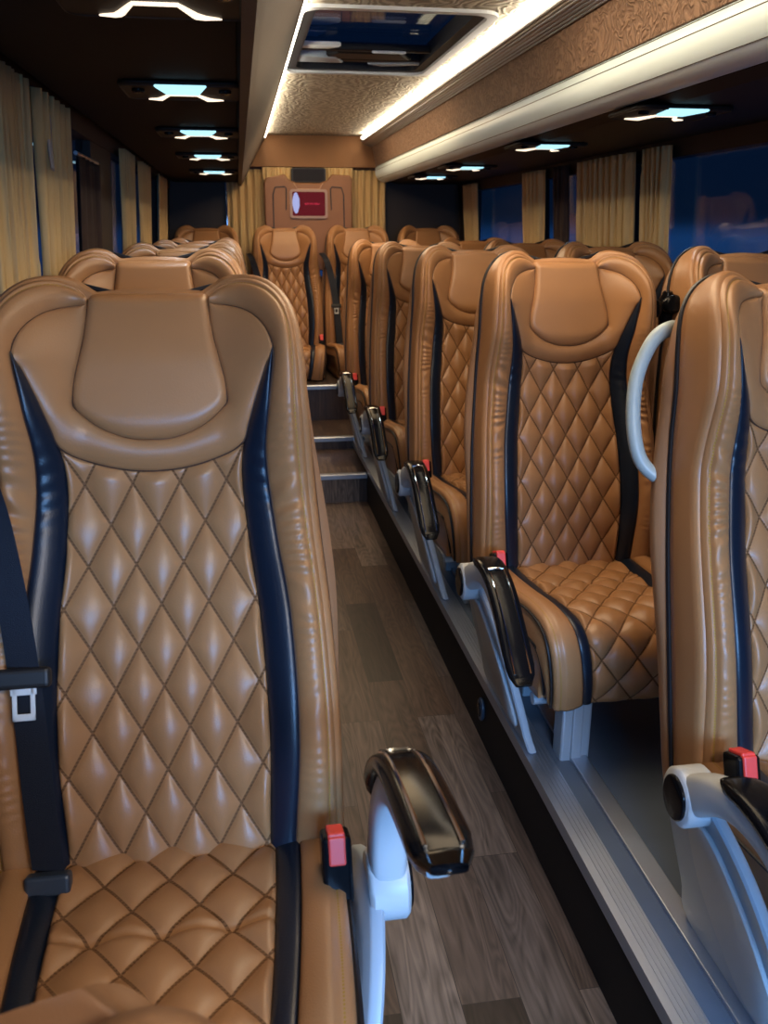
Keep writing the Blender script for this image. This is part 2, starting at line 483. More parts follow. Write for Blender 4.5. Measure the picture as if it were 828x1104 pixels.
def seat_path():
    return catmull([(.05, .335), (0, .342), (-.10, .349), (-.22, .360), (-.33, .372), (-.40, .368), (-.438, .345), (-.456, .30), (-.455, .24), (-.438, .182)], 120)
CP = seat_path()
CLEN = sum((CP[i + 1] - CP[i]).length for i in range(120))
def cpt(b):
    k = b * 120; i = min(119, int(k)); p_ = CP[i].lerp(CP[i + 1], k - i)
    t = (CP[min(120, i + 2)] - CP[max(0, i - 1)]).normalized()   # (y,z)
    n = Vector((t.y, -t.x))
    return p_, n
def cw(b): return 1 - .36 * b ** 1.8      # the centre narrows a little towards the front edge
def cush(xf, hf, uvf):
    def f(a, b):
        p_, n = cpt(b); x = xf(a, b); h = hf(a, b, x)
        return Vector((x, p_.x + n.x * h, p_.y + n.y * h)), Vector((0, -n.x, -n.y)), uvf(a, b, x)
    return f
def ow(b): return .226 - .046 * b ** 2
def chb(x, b): return .016 * smooth(.10, .20, abs(x)) - .004
def make_cushion(root):
    def hq(a, b, x):
        q = b * CLEN
        e = min(1, (1 - abs(2 * a - 1)) / .05, b / .02 + .2, (1 - b) / .03)
        crease = -.006 * math.exp(-((q - .215) / .006) ** 2)
        return chb(x, b) + .013 * quilt_h(x, q, CW, CH) * max(0, e) ** .5 + crease
    parts = []
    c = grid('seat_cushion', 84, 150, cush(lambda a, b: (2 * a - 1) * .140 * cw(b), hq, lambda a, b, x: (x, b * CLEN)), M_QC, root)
    parts.append(c)
    for sg in (-1, 1):
        st = grid('cushion_accent_strip', 8, 100, cush(lambda a, b: sg * (.140 + .034 * a) * cw(b), lambda a, b, x: chb(x, b) + .005 * puff(a, .6), lambda a, b, x: (a, b)), M_BLK, root, flip=sg < 0)
        bo = grid('cushion_bolster', 14, 110, cush(lambda a, b: sg * (.174 * cw(b) * (1 - a) + ow(b) * a), lambda a, b, x: chb(x, b) + .012 * puff(.04 + .8 * a, .5) - .010 * a ** 3 - .004 * math.exp(-((a - .75) / .06) ** 2), lambda a, b, x: (a, b * CLEN)), M_BOL, root, flip=sg < 0)
        def side(a, b):
            p_, n = cpt(a); q = Vector((min(.04, max(-.40, p_.x)), .185))
            p_ = p_ + n * -.004
            r = p_.lerp(q, b)
            return Vector((sg * (ow(a) + .012 * math.sin(PI * min(1, b * 1.3 + .12)) - .004), r.x, r.y)), Vector((-sg, 0, 0)), (a, b)
        sd = grid('cushion_side', 60, 10, side, M_TAN, root, flip=sg > 0)
        mb = MB()
        mb.tube([(sg * (ow(t / 70) + .004), cpt(t / 70)[0].x, cpt(t / 70)[0].y - .0) for t in range(71)], .0032, 6)
        # inset seam loop on the side face
        lp = []
        for t in range(60):
            p_, n = cpt(.10 + .86 * t / 59); r = p_.lerp(Vector((max(-.40, p_.x), .185)), .30)
            lp.append((sg * (ow(.10 + .86 * t / 59) + .0085), r.x + (.02 if t > 40 else 0), r.y))
        mb.tube(lp, .003, 6)
        mb.build('cushion_piping', M_PIPE, root, smooth=True)
    mb = MB(); mb.box(-.19, .19, -.40, .06, .178, .225, .01); mb.build('cushion_base', M_BPLAS, root)

def rot_part(o, rec): o.location = (0, .0, .345); o.rotation_euler = (-rec, 0, 0)

def make_back(root):
    P = []
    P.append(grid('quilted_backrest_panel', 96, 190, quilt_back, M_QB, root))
    for sg in (-1, 1):
        P.append(grid('accent_strip', 10, 130, strip_back(sg), M_BLK, root, flip=sg < 0))
        P.append(grid('side_bolster', 26, 230, bolster_f(sg), M_BOL, root, flip=sg > 0))
    P.append(grid('headrest_surround', 150, 14, surround_f, M_TAN, root, flip=True))
    P.append(grid('headrest_pillow', 50, 50, pillow_f, M_TAN, root, flip=True))
    # ---- rim and back shell: closed outline swept through a depth profile
    out = [Vector((-p_.x, p_.y)) for p_ in reversed(BOL_OUT[4:])]
    top = [Vector((x, .766 + .006 * (1 - (x / .083) ** 2))) for x in (-.075, -.05, -.025, 0, .025, .05, .075)]
    C = out + top + [Vector(p_) for p_ in BOL_OUT[4:]]
    n = len(C); Nn = []
    for i in range(n):
        t = (C[min(n - 1, i + 3)] - C[max(0, i - 3)]).normalized(); Nn.append(Vector((-t.y, t.x)))
    def rim(name, prof, mat, inner=None):
        V = []; Fc = []
        for i in range(n):
            c = C[i]; hh = hb(c.x, c.y) - .018
            s = c.y
            for (o_, rel, d) in prof:
                WV = (1 - rel) * max(0., min(.8, 1 + d * 5.))
                if name == 'back_shell' and d < -.06: o_ = o_ + .014 * math.exp(-((s - .40) / .17) ** 2) - .014 * smooth(.62, .76, s)
                q = c + Nn[i] * o_
                h = hh * rel + d + WV * (WING(s) - .04) 
                V.append(BP(q.x, q.y, h))
            if inner:
                for (k, d) in inner:
                    V.append(BP(c.x * k, c.y * (1 - .04 * (1 - k)), d + .2 * (WING(s) - .04)))
        w = len(prof) + (len(inner) if inner else 0)
        for i in range(n - 1):
            for j in range(w - 1): Fc.append((i * w + j, i * w + j + 1, (i + 1) * w + j + 1, (i + 1) * w + j))
        return mesh_obj(name, V, Fc, mat, root)
    P.append(rim('side_panel', [(-.006, 1, .002), (.003, 1, .003), (.009, 1, -.004), (.010, .8, -.012), (.013, .5, -.022), (.014, .2, -.036), (.012, 0, -.050), (.006, 0, -.056)], M_TAN))
    P.append(rim('back_shell', [(.006, 0, -.054), (.013, 0, -.056), (.017, 0, -.064), (.018, 0, -.080), (.012, 0, -.098), (-.004, 0, -.112), (-.03, 0, -.120)], M_SHELL, [(.75, -.124), (.4, -.127), (0, -.128)]))
    mb = MB(); pts = [BP((C[i] + Nn[i] * .013).x, (C[i] + Nn[i] * .013).y, -.055 + .74 * (WING(C[i].y) - .04)) for i in range(0, n, 2)]
    mb.tube(pts, .0045, 6)
    P.append(mb.build('piping', M_PIPE, root, smooth=True))
    # dark seams round the pillow, the ears and the upper bolster
    mb = MB()
    for sg in (-1, 1):
        mb.tube([BP(sg * p_.x, p_.y, hb(p_.x, p_.y) - .0015) for p_ in SI[::2]], .0016, 5)
        mb.tube([BP(sg * p_.x, p_.y, hb(p_.x, p_.y) - .002) for p_ in SO[::2]], .0016, 5)
        mb.tube([BP(sg * p_.x, p_.y, hb(p_.x, p_.y) - .002) for p_ in BOL_IN[:160:2]], .0014, 5)
    P.append(mb.build('seam', M_SEAM, root, smooth=True))
    return P

ARM_S = .51; TURN = 85 * D2R
def arm_g(t): return .82 * smooth(.02, .72, t) + .18 * t
def arm_profile(rot):
    """points along the arm's arc in the (forward, up) plane from the hinge; rot = start direction in radians"""
    pts = []
    for i in range(25):
        t = i / 24; ang = rot - TURN * arm_g(t)
        # integrate
        if i == 0: p_ = Vector((0, 0))
        else: p_ = p_ + Vector((math.cos(am := rot - TURN * arm_g(t - .5 / 24)), math.sin(am))) * (ARM_S / 24)
        pts.append((p_.copy(), ang))
    return pts
def make_arm(root, sg, raised):
    """sg = side of the seat (+1: +x). arc beam, gloss black pad, chrome lines and round hinge cap."""
    rot = (92 if raised else 44) * D2R
    X = sg * .280; hy, hz = (-.100, .338) if raised else (-.085, .345)
    pr_ = arm_profile(rot)
    def loft(name, t0, t1, lo, hi, wx, mat, parent, bulge=.0, rnd=4):
        V = []; Fc = []; K = 16; ring = []
        idx = [i for i in range(25) if t0 <= i / 24 <= t1]
        for j, i in enumerate(idx):
            p_, a = pr_[i]; t = i / 24
            nn = Vector((-math.sin(a), math.cos(a)))
            e = 1.
            if j == 0 or j == len(idx) - 1: e = .55
            elif j == 1 or j == len(idx) - 2: e = .88
            l, h = lo(t), hi(t); mid = (l + h) / 2; hh = (h - l) / 2 * e; ww = wx(t) / 2 * e
            for k in range(K):
                th = 2 * PI * k / K; c, s_ = math.cos(th), math.sin(th)
                cx = math.copysign(abs(c) ** .5, c) * ww; cz = math.copysign(abs(s_) ** .5, s_) * hh + mid
                q = p_ + nn * cz
                V.append((X + cx, hy - q.x, hz + q.y))
        m_ = len(idx)
        for i in range(m_ - 1):
            for k in range(K): Fc.append((i * K + k, i * K + (k + 1) % K, (i + 1) * K + (k + 1) % K, (i + 1) * K + k))
        Fc.append(tuple(range(K))); Fc.append(tuple((m_ - 1) * K + k for k in range(K))[::-1])
        return mesh_obj(name, V, Fc, mat, parent)
    body = loft('armrest', 0, .93, lambda t: -.038 + .012 * t, lambda t: .034 - .026 * min(1, t * 3), lambda t: .048 - .004 * t, M_GREY, root)
    pad = loft('armrest_pad', .24, 1, lambda t: .006, lambda t: .030 - .004 * t, lambda t: .062, M_GLOSS, body)
    mb = MB()
    for off in (-.017, .017):
        ln = []
        for i in range(11, 24):
            p_, a = pr_[i]; q = p_ + Vector((-math.sin(a), math.cos(a))) * (.0305 - .004 * i / 24)
            ln.append((X + off * (1 - .0 * i), hy - q.x, hz + q.y))
        mb.tube(ln, .0022, 6)
    p0, a0 = pr_[11]; q = p0 + Vector((-math.sin(a0), math.cos(a0))) * .0290
    mb.tube([(X - .017, hy - q.x, hz + q.y), (X, hy - q.x - .002, hz + q.y + .002), (X + .017, hy - q.x, hz + q.y)], .003, 6)
    mb.build('chrome_trim', M_CHROME, body, smooth=True)
    # hinge housing and cap
    mb = MB(); circ = [(hy + .046 * math.cos(2 * PI * k / 28), hz + .046 * math.sin(2 * PI * k / 28)) for k in range(28)]
    mb.prism(circ, 'x', X - .026, X + .026, .005); mb.build('hinge_housing', M_GREY, body, smooth=True)
    mb = MB(); circ = [(hy + .033 * math.cos(2 * PI * k / 28), hz + .036 * math.sin(2 * PI * k / 28)) for k in range(28)]
    mb.prism(circ, 'x', X + sg * .024, X + sg * .031, .002); mb.build('hinge_cap', M_GLOSS, body, smooth=True)
    return body
def make_side_cover(root, sg):
    X = sg * .262
    def shear(mb): mb.V = [(v[0] - sg * .075 * max(0, min(1, (.34 - v[2]) / .34)), v[1], v[2]) for v in mb.V]
    poly = [(.015, .31), (-.03, .335), (-.09, .35), (-.15, .335), (-.22, .285), (-.28, .20), (-.315, .12), (-.335, .05), (-.34, .008), (.0, .008), (.02, .10), (.035, .25)]
    pts = catmull(poly + [poly[0]], 60)[:-1]
    mb = MB(); mb.prism([tuple(p_) for p_ in pts], 'x', X - .010, X + .010, .004)
    shear(mb); o = mb.build('side_cover', M_COVER, root, smooth=True)
    poly2 = [(-.05, .29), (-.12, .30), (-.19, .25), (-.25, .17), (-.295, .06), (-.22, .03), (-.15, .06), (-.07, .17)]
    pts = catmull(poly2 + [poly2[0]], 50)[:-1]
    mb = MB(); mb.prism([tuple(p_) for p_ in pts], 'x', X + sg * .008, X + sg * .017, .003)
    shear(mb); mb.build('cover_inlay', M_GREY, o, smooth=True)
def make_buckle(root, sg):
    e = empty('belt_buckle'); e.parent = root; e.location = (sg * .214, -.10, .385); e.rotation_euler = (-20 * D2R, 0, 0)
    mb = MB(); mb.box(-.019, .019, -.030, .016, -.05, .035, .006); b = mb.build('buckle_body', M_GLOSS, e)
    mb = MB(); mb.box(-.011, .011, -.030, .010, .026, .040, .003)
    mb.box(-.011, .011, -.034, -.026, .000, .036, .003); r = mb.build('release_button', M_RED, e); r['label'] = 'red release button'
def make_legs(root, sg):
    mb = MB(); x = sg * .10
    # upright with a raised rib on the front
    mb.box(x - .035, x + .035, -.39, -.335, 0, .18, .006); mb.box(x - .012, x + .012, -.397, -.388, .004, .178, .003)
    mb.box(x - .045, x + .045, -.42, -.30, 0, .008, .002)
    mb.build('leg', M_PAINT, root)
    mb = MB(); mb.box(x - .030, x + .030, -.09, -.04, 0, .18, .006); mb.box(x - .045, x + .045, -.13, .0, 0, .008, .002)
    mb.build('leg', M_PAINT, root)
    mb = MB()
    for z in (.162,):
        mb.tube([(x, .03, z), (x, -.38, z)], .014, 10); mb.tube([(-.20, -.36, z), (.20, -.36, z)], .014, 10)
    mb.build('seat_frame', M_PAINT, root, smooth=True)
def make_handle(root, sg):
    mb = MB()
    pts = catmull([(sg * .195, .050, .45), (sg * .222, .078, .462), (sg * .252, .088, .49), (sg * .264, .090, .53), (sg * .264, .092, .59), (sg * .252, .092, .65), (sg * .222, .090, .705), (sg * .19, .09, .725), (sg * .165, .10, .72)], 40)
    mb.tube(pts, .0125, 12, sx=1., sy=1.3)
    return mb.build('grab_handle', M_HANDLE, root, smooth=True)
def ribbon(path, w, th, nrm):
    """webbing: flat strap along path with given width directions"""
    mb = MB(); V = []; Fc = []
    for p_, wd, n in zip(path, w, nrm):
        p_ = Vector(p_); wd = Vector(wd) ; n = Vector(n).normalized() * th
        V += [p_ - wd + n, p_ + wd + n, p_ + wd - n, p_ - wd - n]
    m_ = len(path)
    for i in range(m_ - 1):
        for k in range(4): Fc.append((i * 4 + k, i * 4 + (k + 1) % 4, (i + 1) * 4 + (k + 1) % 4, (i + 1) * 4 + k))
    Fc.append((0, 1, 2, 3)); Fc.append(tuple((m_ - 1) * 4 + k for k in (3, 2, 1, 0)))
    return mb.add(V, Fc)
def make_belt(root, sg, rec, full=True):
    """shoulder strap hanging in front of the bolster, guide on the shoulder, tongue and end piece"""
    path = []; W = []; Nn = []
    P2 = [(.245, .62, -.01), (.222, .56, .080), (.195, .46, .084), (.175, .34, .082), (.162, .22, .080), (.154, .10, .076), (.148, .01, .066)]
    
    pts = catmull([(sg * a, -c * 1.0, b) for a, b, c in P2], 30)
    for i, p_ in enumerate(pts):
        tw = .5 - .5 * smooth(0, .35, i / 30)
        path.append(p_); W.append((.022 * math.cos(.3 + tw), .022 * math.sin(.3 + tw) * sg, 0)); Nn.append((-.3 * sg, -1, 0))
    st = ribbon(path, W, .0012, Nn).build('seat_belt', M_BELT, root)
    rot_part(st, rec)
    mb = MB(); q = pts[19]
    mb.box(q.x - .034, q.x + .034, q.y - .014, q.y + .004, q.z - .012, q.z + .014, .006); g = mb.build('tongue_grip', M_BPLAS, st)
    mb = MB(); z0 = q.z - .052
    for a in ((q.x - .014, q.x - .008, z0, z0 + .045), (q.x + .008, q.x + .014, z0, z0 + .045), (q.x - .014, q.x + .014, z0, z0 + .009), (q.x - .016, q.x + .016, z0 + .032, z0 + .045)):
        mb.box(a[0], a[1], q.y - .009, q.y - .005, a[2], a[3], .0015)
    t = mb.build('tongue', M_WPLAS, st); t['label'] = 'white metal belt tongue'
    mb = MB(); q = pts[30]; mb.box(q.x - .028, q.x + .028, q.y - .012, q.y + .012, q.z - .03, q.z - .004, .005); mb.build('belt_end_fitting', M_KNOB, st)
def make_guide(root, sg, rec):
    mb = MB(); mb.tube([(sg * .215, .02, .60), (sg * .225, .0, .655), (sg * .228, -.01, .685)], [.022, .024, .012], 12)
    circ = [(sg * .225 + .024 * math.cos(2 * PI * k / 20), .650 + .024 * math.sin(2 * PI * k / 20)) for k in range(20)]
    mb.prism(circ, 'y', -.045, .0, .006)
    g = mb.build('belt_guide', M_GLOSS, root, smooth=True); rot_part(g, rec)

def make_seat(side, rec, arm=None, legs=True, handle=False, belt=None, guide=None, buckle=None, base=None):
    root = empty('coach_seat')
    if base is None:
        for o in make_back(root): rot_part(o, rec)
        make_cushion(root)
    else:
        for ch in base.children:
            if ch.get('_core'):
                c = ch.copy(); COL.objects.link(c); c.parent = root
                if ch.get('_core') == 2: c.rotation_euler = (-rec, 0, 0)
    if base is None:
        for ch in root.children: ch['_core'] = 2 if abs(ch.location.z - .345) < 1e-6 and ch.rotation_euler.x != 0 else 1
    if legs: make_legs(root, side)
    if arm is not None:
        make_arm(root, side, arm); make_side_cover(root, side)
    if handle: rot_part(make_handle(root, side), rec)
    if belt: make_belt(root, belt, rec)
    if guide: make_guide(root, guide, rec)
    if buckle: make_buckle(root, buckle)
    return root

REC = 11 * D2R
base = make_seat(-1, REC, arm=False, handle=False, buckle=-1, guide=1)          # aisle seat of the right column
seats = []
def put(o, x, y, z, rz, label, group):
    o.location = (x, y, z); o.rotation_euler = (0, 0, rz * D2R); tag(o, label, 'seat', group); seats.append(o); return o
YR = [1.15, 2.07, 2.98, 3.95, 4.92]
XA, XW = .813, 1.315
G1 = 'seats beside the aisle on the right'; G2 = 'seats by the right windows'; G3 = 'single seats on the left'; G4 = 'seats of the raised back row'
LR = ['nearest tan quilted seat on the right, cut off by the right edge of the picture',
      'tan quilted seat on the right, second from the camera, its whole diamond-stitched back facing out',
      'third tan quilted aisle seat on the right, half hidden by the whole one',
      'tan quilted seat on the right, fourth from the camera, a narrow slice before the third',
      'tan quilted seat on the right, farthest aisle seat before the raised back row']
put(base, .925, YR[0], PLAT, 0, LR[0], G1)
for ch in base.children:
    if abs(ch.rotation_euler.x + REC) < 1e-6: ch.rotation_euler.x = -18 * D2R
for i in range(1, 5):
    c = put(copy_tree(base), XA, YR[i], PLAT - .01, 0, LR[i], G1)
    for ch in c.children:
        if abs(ch.rotation_euler.x + 18 * D2R) < 1e-6: ch.rotation_euler.x = -REC
hd = make_handle(base, -1); rot_part(hd, 18 * D2R)
win = make_seat(1, REC, guide=-1, buckle=-1, base=base)
put(win, XW, YR[1], PLAT, 0, 'brown leather window seat whose top pokes up behind the nearest right seat', G2)
LW = ['shaded brown window seat top just behind the whole seat on the right', 'shaded brown window seat top behind the third aisle seat on the right', 'small dim window seat top behind the fourth aisle seat on the right']
for i in (2, 3, 4): put(copy_tree(win), XW, YR[i], PLAT, 0, LW[i - 2], G2)
REC1 = 21 * D2R
front = make_seat(1, REC1, arm=True, belt=-1, buckle=1, base=base)
put(front, -.128, 1.04, PLAT + .018, 0, 'large tan quilted seat filling the left foreground, black side stripes and raised armrest', G3)
left = make_seat(1, REC, arm=False, base=base)
LL = ['tan headrest directly behind the large foreground seat on the left', 'second headrest behind the large left seat, only its arched edge showing',
      'third headrest behind the large left seat, a thin dark edge', 'fourth headrest behind the large left seat, last single before the back row']
YL = [1.98, 2.95, 3.92, 4.88]
put(left, -.190, YL[0], PLAT, 0, LL[0], G3)
for i in range(1, 4): put(copy_tree(left), -.185, YL[i], PLAT, 0, LL[i], G3)
rear = make_seat(1, REC, belt=-1, buckle=1, base=base, legs=False)
for ch in rear.children:
    if ch.name.startswith('cushion') or ch.name.startswith('seat_cushion'): ch.scale.x = 1.02
XR = [-.205, .31, .80, 1.29]; YB = 6.10; ZB = .27
LB = ['back row seat at the far left under the dark corner', 'back row seat facing straight down the aisle left of centre, fully visible', 'back row seat right of the aisle centre under the red screen', 'back row seat at the far right beside the dark corner window']
put(rear, XR[0], YB, ZB, 0, LB[0], G4)
for i in range(1, 4): put(copy_tree(rear), XR[i], YB, ZB, 0, LB[i], G4)
low = make_seat(1, REC, base=base)
put(low, -.19, .148, -.125, 0, 'out-of-focus tan seat top along the bottom edge nearest the camera', None)
for o in seats:
    for ch in o.children:
        if '_core' in ch: del ch['_core']

# ------------------------------------------------------------------ setting
Y0, Y1 = -1.6, 6.55
XL, XRW = -.46, 1.59
PXL, PXR = .09, .617
def box_s(name, x0, x1, y0, y1, z0, z1, mat, bev=0): return struct(MB().box(x0, x1, y0, y1, z0, z1, bev).build(name, mat))
box_s('floor', PXL - .02, PXR + .02, Y0, 4.44, -.04, 0, M_FLOOR)
# raised platforms at the sides
box_s('floor', -.62, PXL, .47, 6.6, -.04, PLAT, M_PLAT)
box_s('floor', -.62, PXL, Y0, .47, -.12, -.08, M_PLAT)
box_s('floor', PXR, 1.75, Y0, 6.6, -.04, PLAT, M_PLAT)
# riser faces and metal nosing
box_s('trim_1', PXR - .006, PXR, Y0, 4.43, .0, .185, M_RACKB)
mb = MB().prism([(PXR - .012, .172), (PXR - .012, .203), (PXR + .045, .2045), (PXR + .045, .2), (PXR - .006, .198), (PXR - .006, .172)], 'y', Y0, 5.0)
for k in range(5): mb.box(PXR + .004 + k * .009, PXR + .008 + k * .009, Y0, 5.0, .204, .2058)
struct(mb.build('trim_2', M_ALU))
box_s('trim_3', PXR + .085, PXR + .125, Y0, 5.5, .200, .210, M_ALU, .002)
box_s('trim_4', PXL, PXL + .006, .47, 4.43, .0, .185, M_RACKB)
mb = MB().prism([(PXL + .012, .172), (PXL + .012, .203), (PXL - .045, .2045), (PXL - .045, .2), (PXL + .006, .198), (PXL + .006, .172)], 'y', .47, 5.0)
struct(mb.build('trim_5', M_ALU))
# steps up to the back row
def step(n, y0, y1, z0, z1, x0, x1):
    box_s('floor', x0, x1, y0, y1, -.04, z1, M_FLOOR)
    mb = MB().prism([(y0 - .008, z1 - .022), (y0 - .010, z1), (y0 - .006, z1 + .004), (y0 + .026, z1 + .004), (y0 + .026, z1), (y0, z1 - .001), (y0, z1 - .022)], 'x', x0, x1)
    struct(mb.build('trim_%d' % n, M_ALU))
step(6, 4.43, 5.0, 0, .15, PXL, PXR)
step(7, 5.0, 5.50, .15, .22, PXL - .2, PXR + .06)
step(8, 5.50, 6.6, .22, .44, PXL - .7, 1.75)
ZB2 = .44
def wallp(x0, x1, y0, y1, z0, z1, lean, mat, name):
    # leaning slab: x shifts with z (about z=1.35)
    def sx(z): return -lean * (z - 1.35)
    V = [(x + sx(z), y, z) for x in (x0, x1) for y in (y0, y1) for z in (z0, z1)]
    return struct(MB().add(V, [(0, 1, 3, 2), (4, 6, 7, 5), (0, 4, 5, 1), (2, 3, 7, 6), (0, 2, 6, 4), (1, 5, 7, 3)]).build(name, mat))
LEAN = .06
wallp(XL - .06, XL, Y0, Y1, 0, .98, -LEAN, M_WALL, 'wall_left')
wallp(XL - .06, XL, Y0, Y1, 1.64, 2.05, -LEAN, M_WALL, 'wall_left_top')
wallp(XRW, XRW + .06, Y0, Y1, 0, .98, LEAN, M_WALL, 'wall_right')
wallp(XRW, XRW + .06, Y0, Y1, 1.62, 2.05, LEAN, M_WALL, 'wall_right_top')
n = 9
for (ya, yb) in ((Y0, Y0 + .2), (.3, .5), (2.07, 2.18), (3.12, 3.60), (4.25, 4.40), (5.5, 6.55)):
    wallp(XL - .05, XL - .005, ya, yb, .95, 1.67, -LEAN, M_WALL, 'trim_%d' % n); n += 1
for (ya, yb) in ((Y0, Y0 + .2), (.6, .8), (3.60, 3.72), (4.72, 4.90), (6.2, 6.55)):
    wallp(XRW + .005, XRW + .05, ya, yb, .95, 1.67, LEAN, M_WALL, 'trim_%d' % n); n += 1
w = 1
for (ya, yb) in ((.5, 2.07), (2.18, 3.12), (3.60, 4.25), (4.40, 5.5)):
    wallp(XL - .034, XL - .028, ya, yb, .97, 1.66, -LEAN, M_GLASS, 'window_%d' % w); w += 1
for (ya, yb) in ((.8, 3.60), (3.72, 4.72), (4.90, 6.2)):
    wallp(XRW + .028, XRW + .034, ya, yb, .97, 1.66, LEAN, M_GLASS, 'window_%d' % w); w += 1
# rear wall with its window band
box_s('wall_back', -.6, 1.75, Y1, Y1 + .05, 0, 1.05, M_WALL)
box_s('wall_back_top', -.6, 1.75, Y1, Y1 + .05, 1.78, 2.1, M_SUEDE2)
box_s('wall_back_left', -.6, -.07, Y1, Y1 + .05, 1.05, 1.78, M_WALL)
box_s('wall_back_right', 1.04, 1.75, Y1, Y1 + .05, 1.05, 1.78, M_WALL)
box_s('window_8', -.07, 1.04, Y1 + .02, Y1 + .03, 1.05, 1.78, M_GLASS)
# front bulkhead and windscreen (behind the camera)
box_s('wall_front', -.6, 1.75, Y0 - .05, Y0, -.1, .75, M_WALL)
# ---- ceiling: coffer, side trims, suede cheek
CX0, CX1, CZ = .185, .885, 1.99
SRX0, SRX1, SRY0, SRY1 = .205, .800, 2.86, 3.98
mb = MB()
for a in ((CX0 - .03, SRX0, Y0, Y1), (SRX1, CX1 + .03, Y0, Y1), (SRX0, SRX1, Y0, SRY0), (SRX0, SRX1, SRY1, Y1)):
    mb.box(*a, CZ, CZ + .03)
struct(mb.build('ceiling', M_CEIL))
mb = MB().prism([(CX0 + .016, 1.955), (CX0 + .018, 1.945), (CX0 + .008, 1.935), (.055, 1.68), (.040, 1.655), (.020, 1.66), (.03, 1.70), (.16, 1.99), (CX0, 2.02), (CX0, 1.955)], 'y', Y0, Y1)
struct(mb.build('trim_40', M_TRIM))
mb = MB().prism([(CX1 - .014, 1.955), (CX1 - .016, 1.945), (CX1 - .004, 1.937), (CX1 + .055, 1.915), (CX1 + .062, 1.925), (CX1 + .03, 2.02), (CX1, 2.02), (CX1, 1.955)], 'y', Y0, Y1)
struct(mb.build('trim_41', M_FLUTE))
# bundle of ribs under the fluted trim
mb = MB()
for k in range(5): mb.tube([(CX1 + .006 + k * .011, Y0, 1.9335 - k * .0042), (CX1 + .006 + k * .011, Y1, 1.9335 - k * .0042)], .0035, 6)
struct(mb.build('trim_42', M_ALU, smooth=True))
mb = MB().prism([(CX1 + .055, 1.93), (CX1 + .075, 1.79), (CX1 + .12, 1.78), (CX1 + .10, 1.98)], 'y', Y0, Y1)
struct(mb.build('wall_right_cheek', M_SUEDE))
# cove light strips
for nm, xx, sg in (('cove_light_strip', CX0 + .004, 1), ('cove_light_strip', CX1 - .004, -1)):
    o = MB().box(xx + sg * .006, xx + sg * (.026 if sg > 0 else .020), Y0 + .2, 6.42, 1.960, 1.972).build(nm, M_COVE)
    tag(o, 'warm white light strip along the %s edge of the ceiling panel' % ('left' if sg > 0 else 'right'), 'light', 'ceiling light strips')
# suede header above the rear curtains
mb = MB().prism([(6.50, 1.985), (6.44, 1.78), (6.54, 1.77), (6.55, 1.985)], 'x', .04, CX1 + .10)
struct(mb.build('wall_back_header', M_SUEDE2))
# outer roof to stop the sky light
for (x0, x1, y0, y1) in ((-.6, SRX0 - .03, Y0, Y1 + .05), (SRX1 + .03, 1.75, Y0, Y1 + .05), (SRX0 - .03, SRX1 + .03, Y0, SRY0 - .03), (SRX0 - .03, SRX1 + .03, SRY1 + .03, Y1 + .05)):
    box_s('ceiling_roof', x0, x1, y0, y1, 2.05, 2.09, M_BPLAS)

# ------------------------------------------------------------------ roof hatch
hatch = empty('roof_hatch', ((SRX0 + SRX1) / 2, (SRY0 + SRY1) / 2, CZ))
tag(hatch, 'rectangular glass roof hatch with black rim and blue night sky behind', 'roof hatch')
hx, hy_ = (SRX1 - SRX0) / 2, (SRY1 - SRY0) / 2
def rrect(a, b, r, n=6, cx=0, cy=0):
    out = []
    for (sx, sy, st) in ((1, 1, 0), (-1, 1, PI / 2), (-1, -1, PI), (1, -1, 1.5 * PI)):
        for k in range(n + 1):
            t = st + PI / 2 * k / n; out.append((cx + sx * (a - r) + r * math.cos(t), cy + sy * (b - r) + r * math.sin(t)))
    return out
def ring(o_, i_, z0, z1):
    n = len(o_); V = [(*p_, z0) for p_ in o_] + [(*p_, z0) for p_ in i_] + [(*p_, z1) for p_ in o_] + [(*p_, z1) for p_ in i_]; Fc = []
    for k in range(n):
        j = (k + 1) % n
        Fc += [(k, j, n + j, n + k), (2 * n + k, 3 * n + k, 3 * n + j, 2 * n + j), (k, 2 * n + k, 2 * n + j, j), (n + k, n + j, 3 * n + j, 3 * n + k)]
    return MB().add(V, Fc)
ring(rrect(hx + .012, hy_ + .012, .07), rrect(hx - .018, hy_ - .018, .06), -.010, .0).build('bezel', M_WPLAS, hatch)
ring(rrect(hx + .002, hy_ + .002, .06), rrect(hx - .055, hy_ - .055, .05), .000, .055).build('frame', M_FR, hatch)
MB().prism(rrect(hx - .04, hy_ - .04, .05), 'z', .060, .066).build('glass', M_RGLASS, hatch)
mb = MB(); mb.box(-.26, .27, .36, .41, .012, .045, .01); mb.box(-.26, .27, .17, .205, .012, .04, .01); mb.build('cross_bar', M_FR, hatch)
mb = MB(); mb.prism([(-.10, .22), (.14, .22), (.20, .34), (-.16, .34)], 'z', .010, .05, .006); mb.build('latch_housing', M_FR, hatch)
mb = MB(); mb.prism([(-.27, .40), (-.06, .40), (-.10, .30), (-.25, .27)], 'z', .006, .03, .004); mb.prism([(.10, .46), (.27, .40), (.22, .38), (.04, .42)], 'z', .006, .02, .003); mb.build('hinge_plate', M_COVER, hatch)
mb = MB(); mb.prism([(-.26, .115), (-.10, .115), (-.14, .16), (-.26, .16)], 'z', .012, .03, .004); mb.build('handle', M_WPLAS, hatch); mb = MB(); mb.prism([(.02, .17), (.15, .17), (.14, .18), (.03, .18)], 'z', .004, .014, .003)
mb.build('handle', M_WPLAS, hatch)

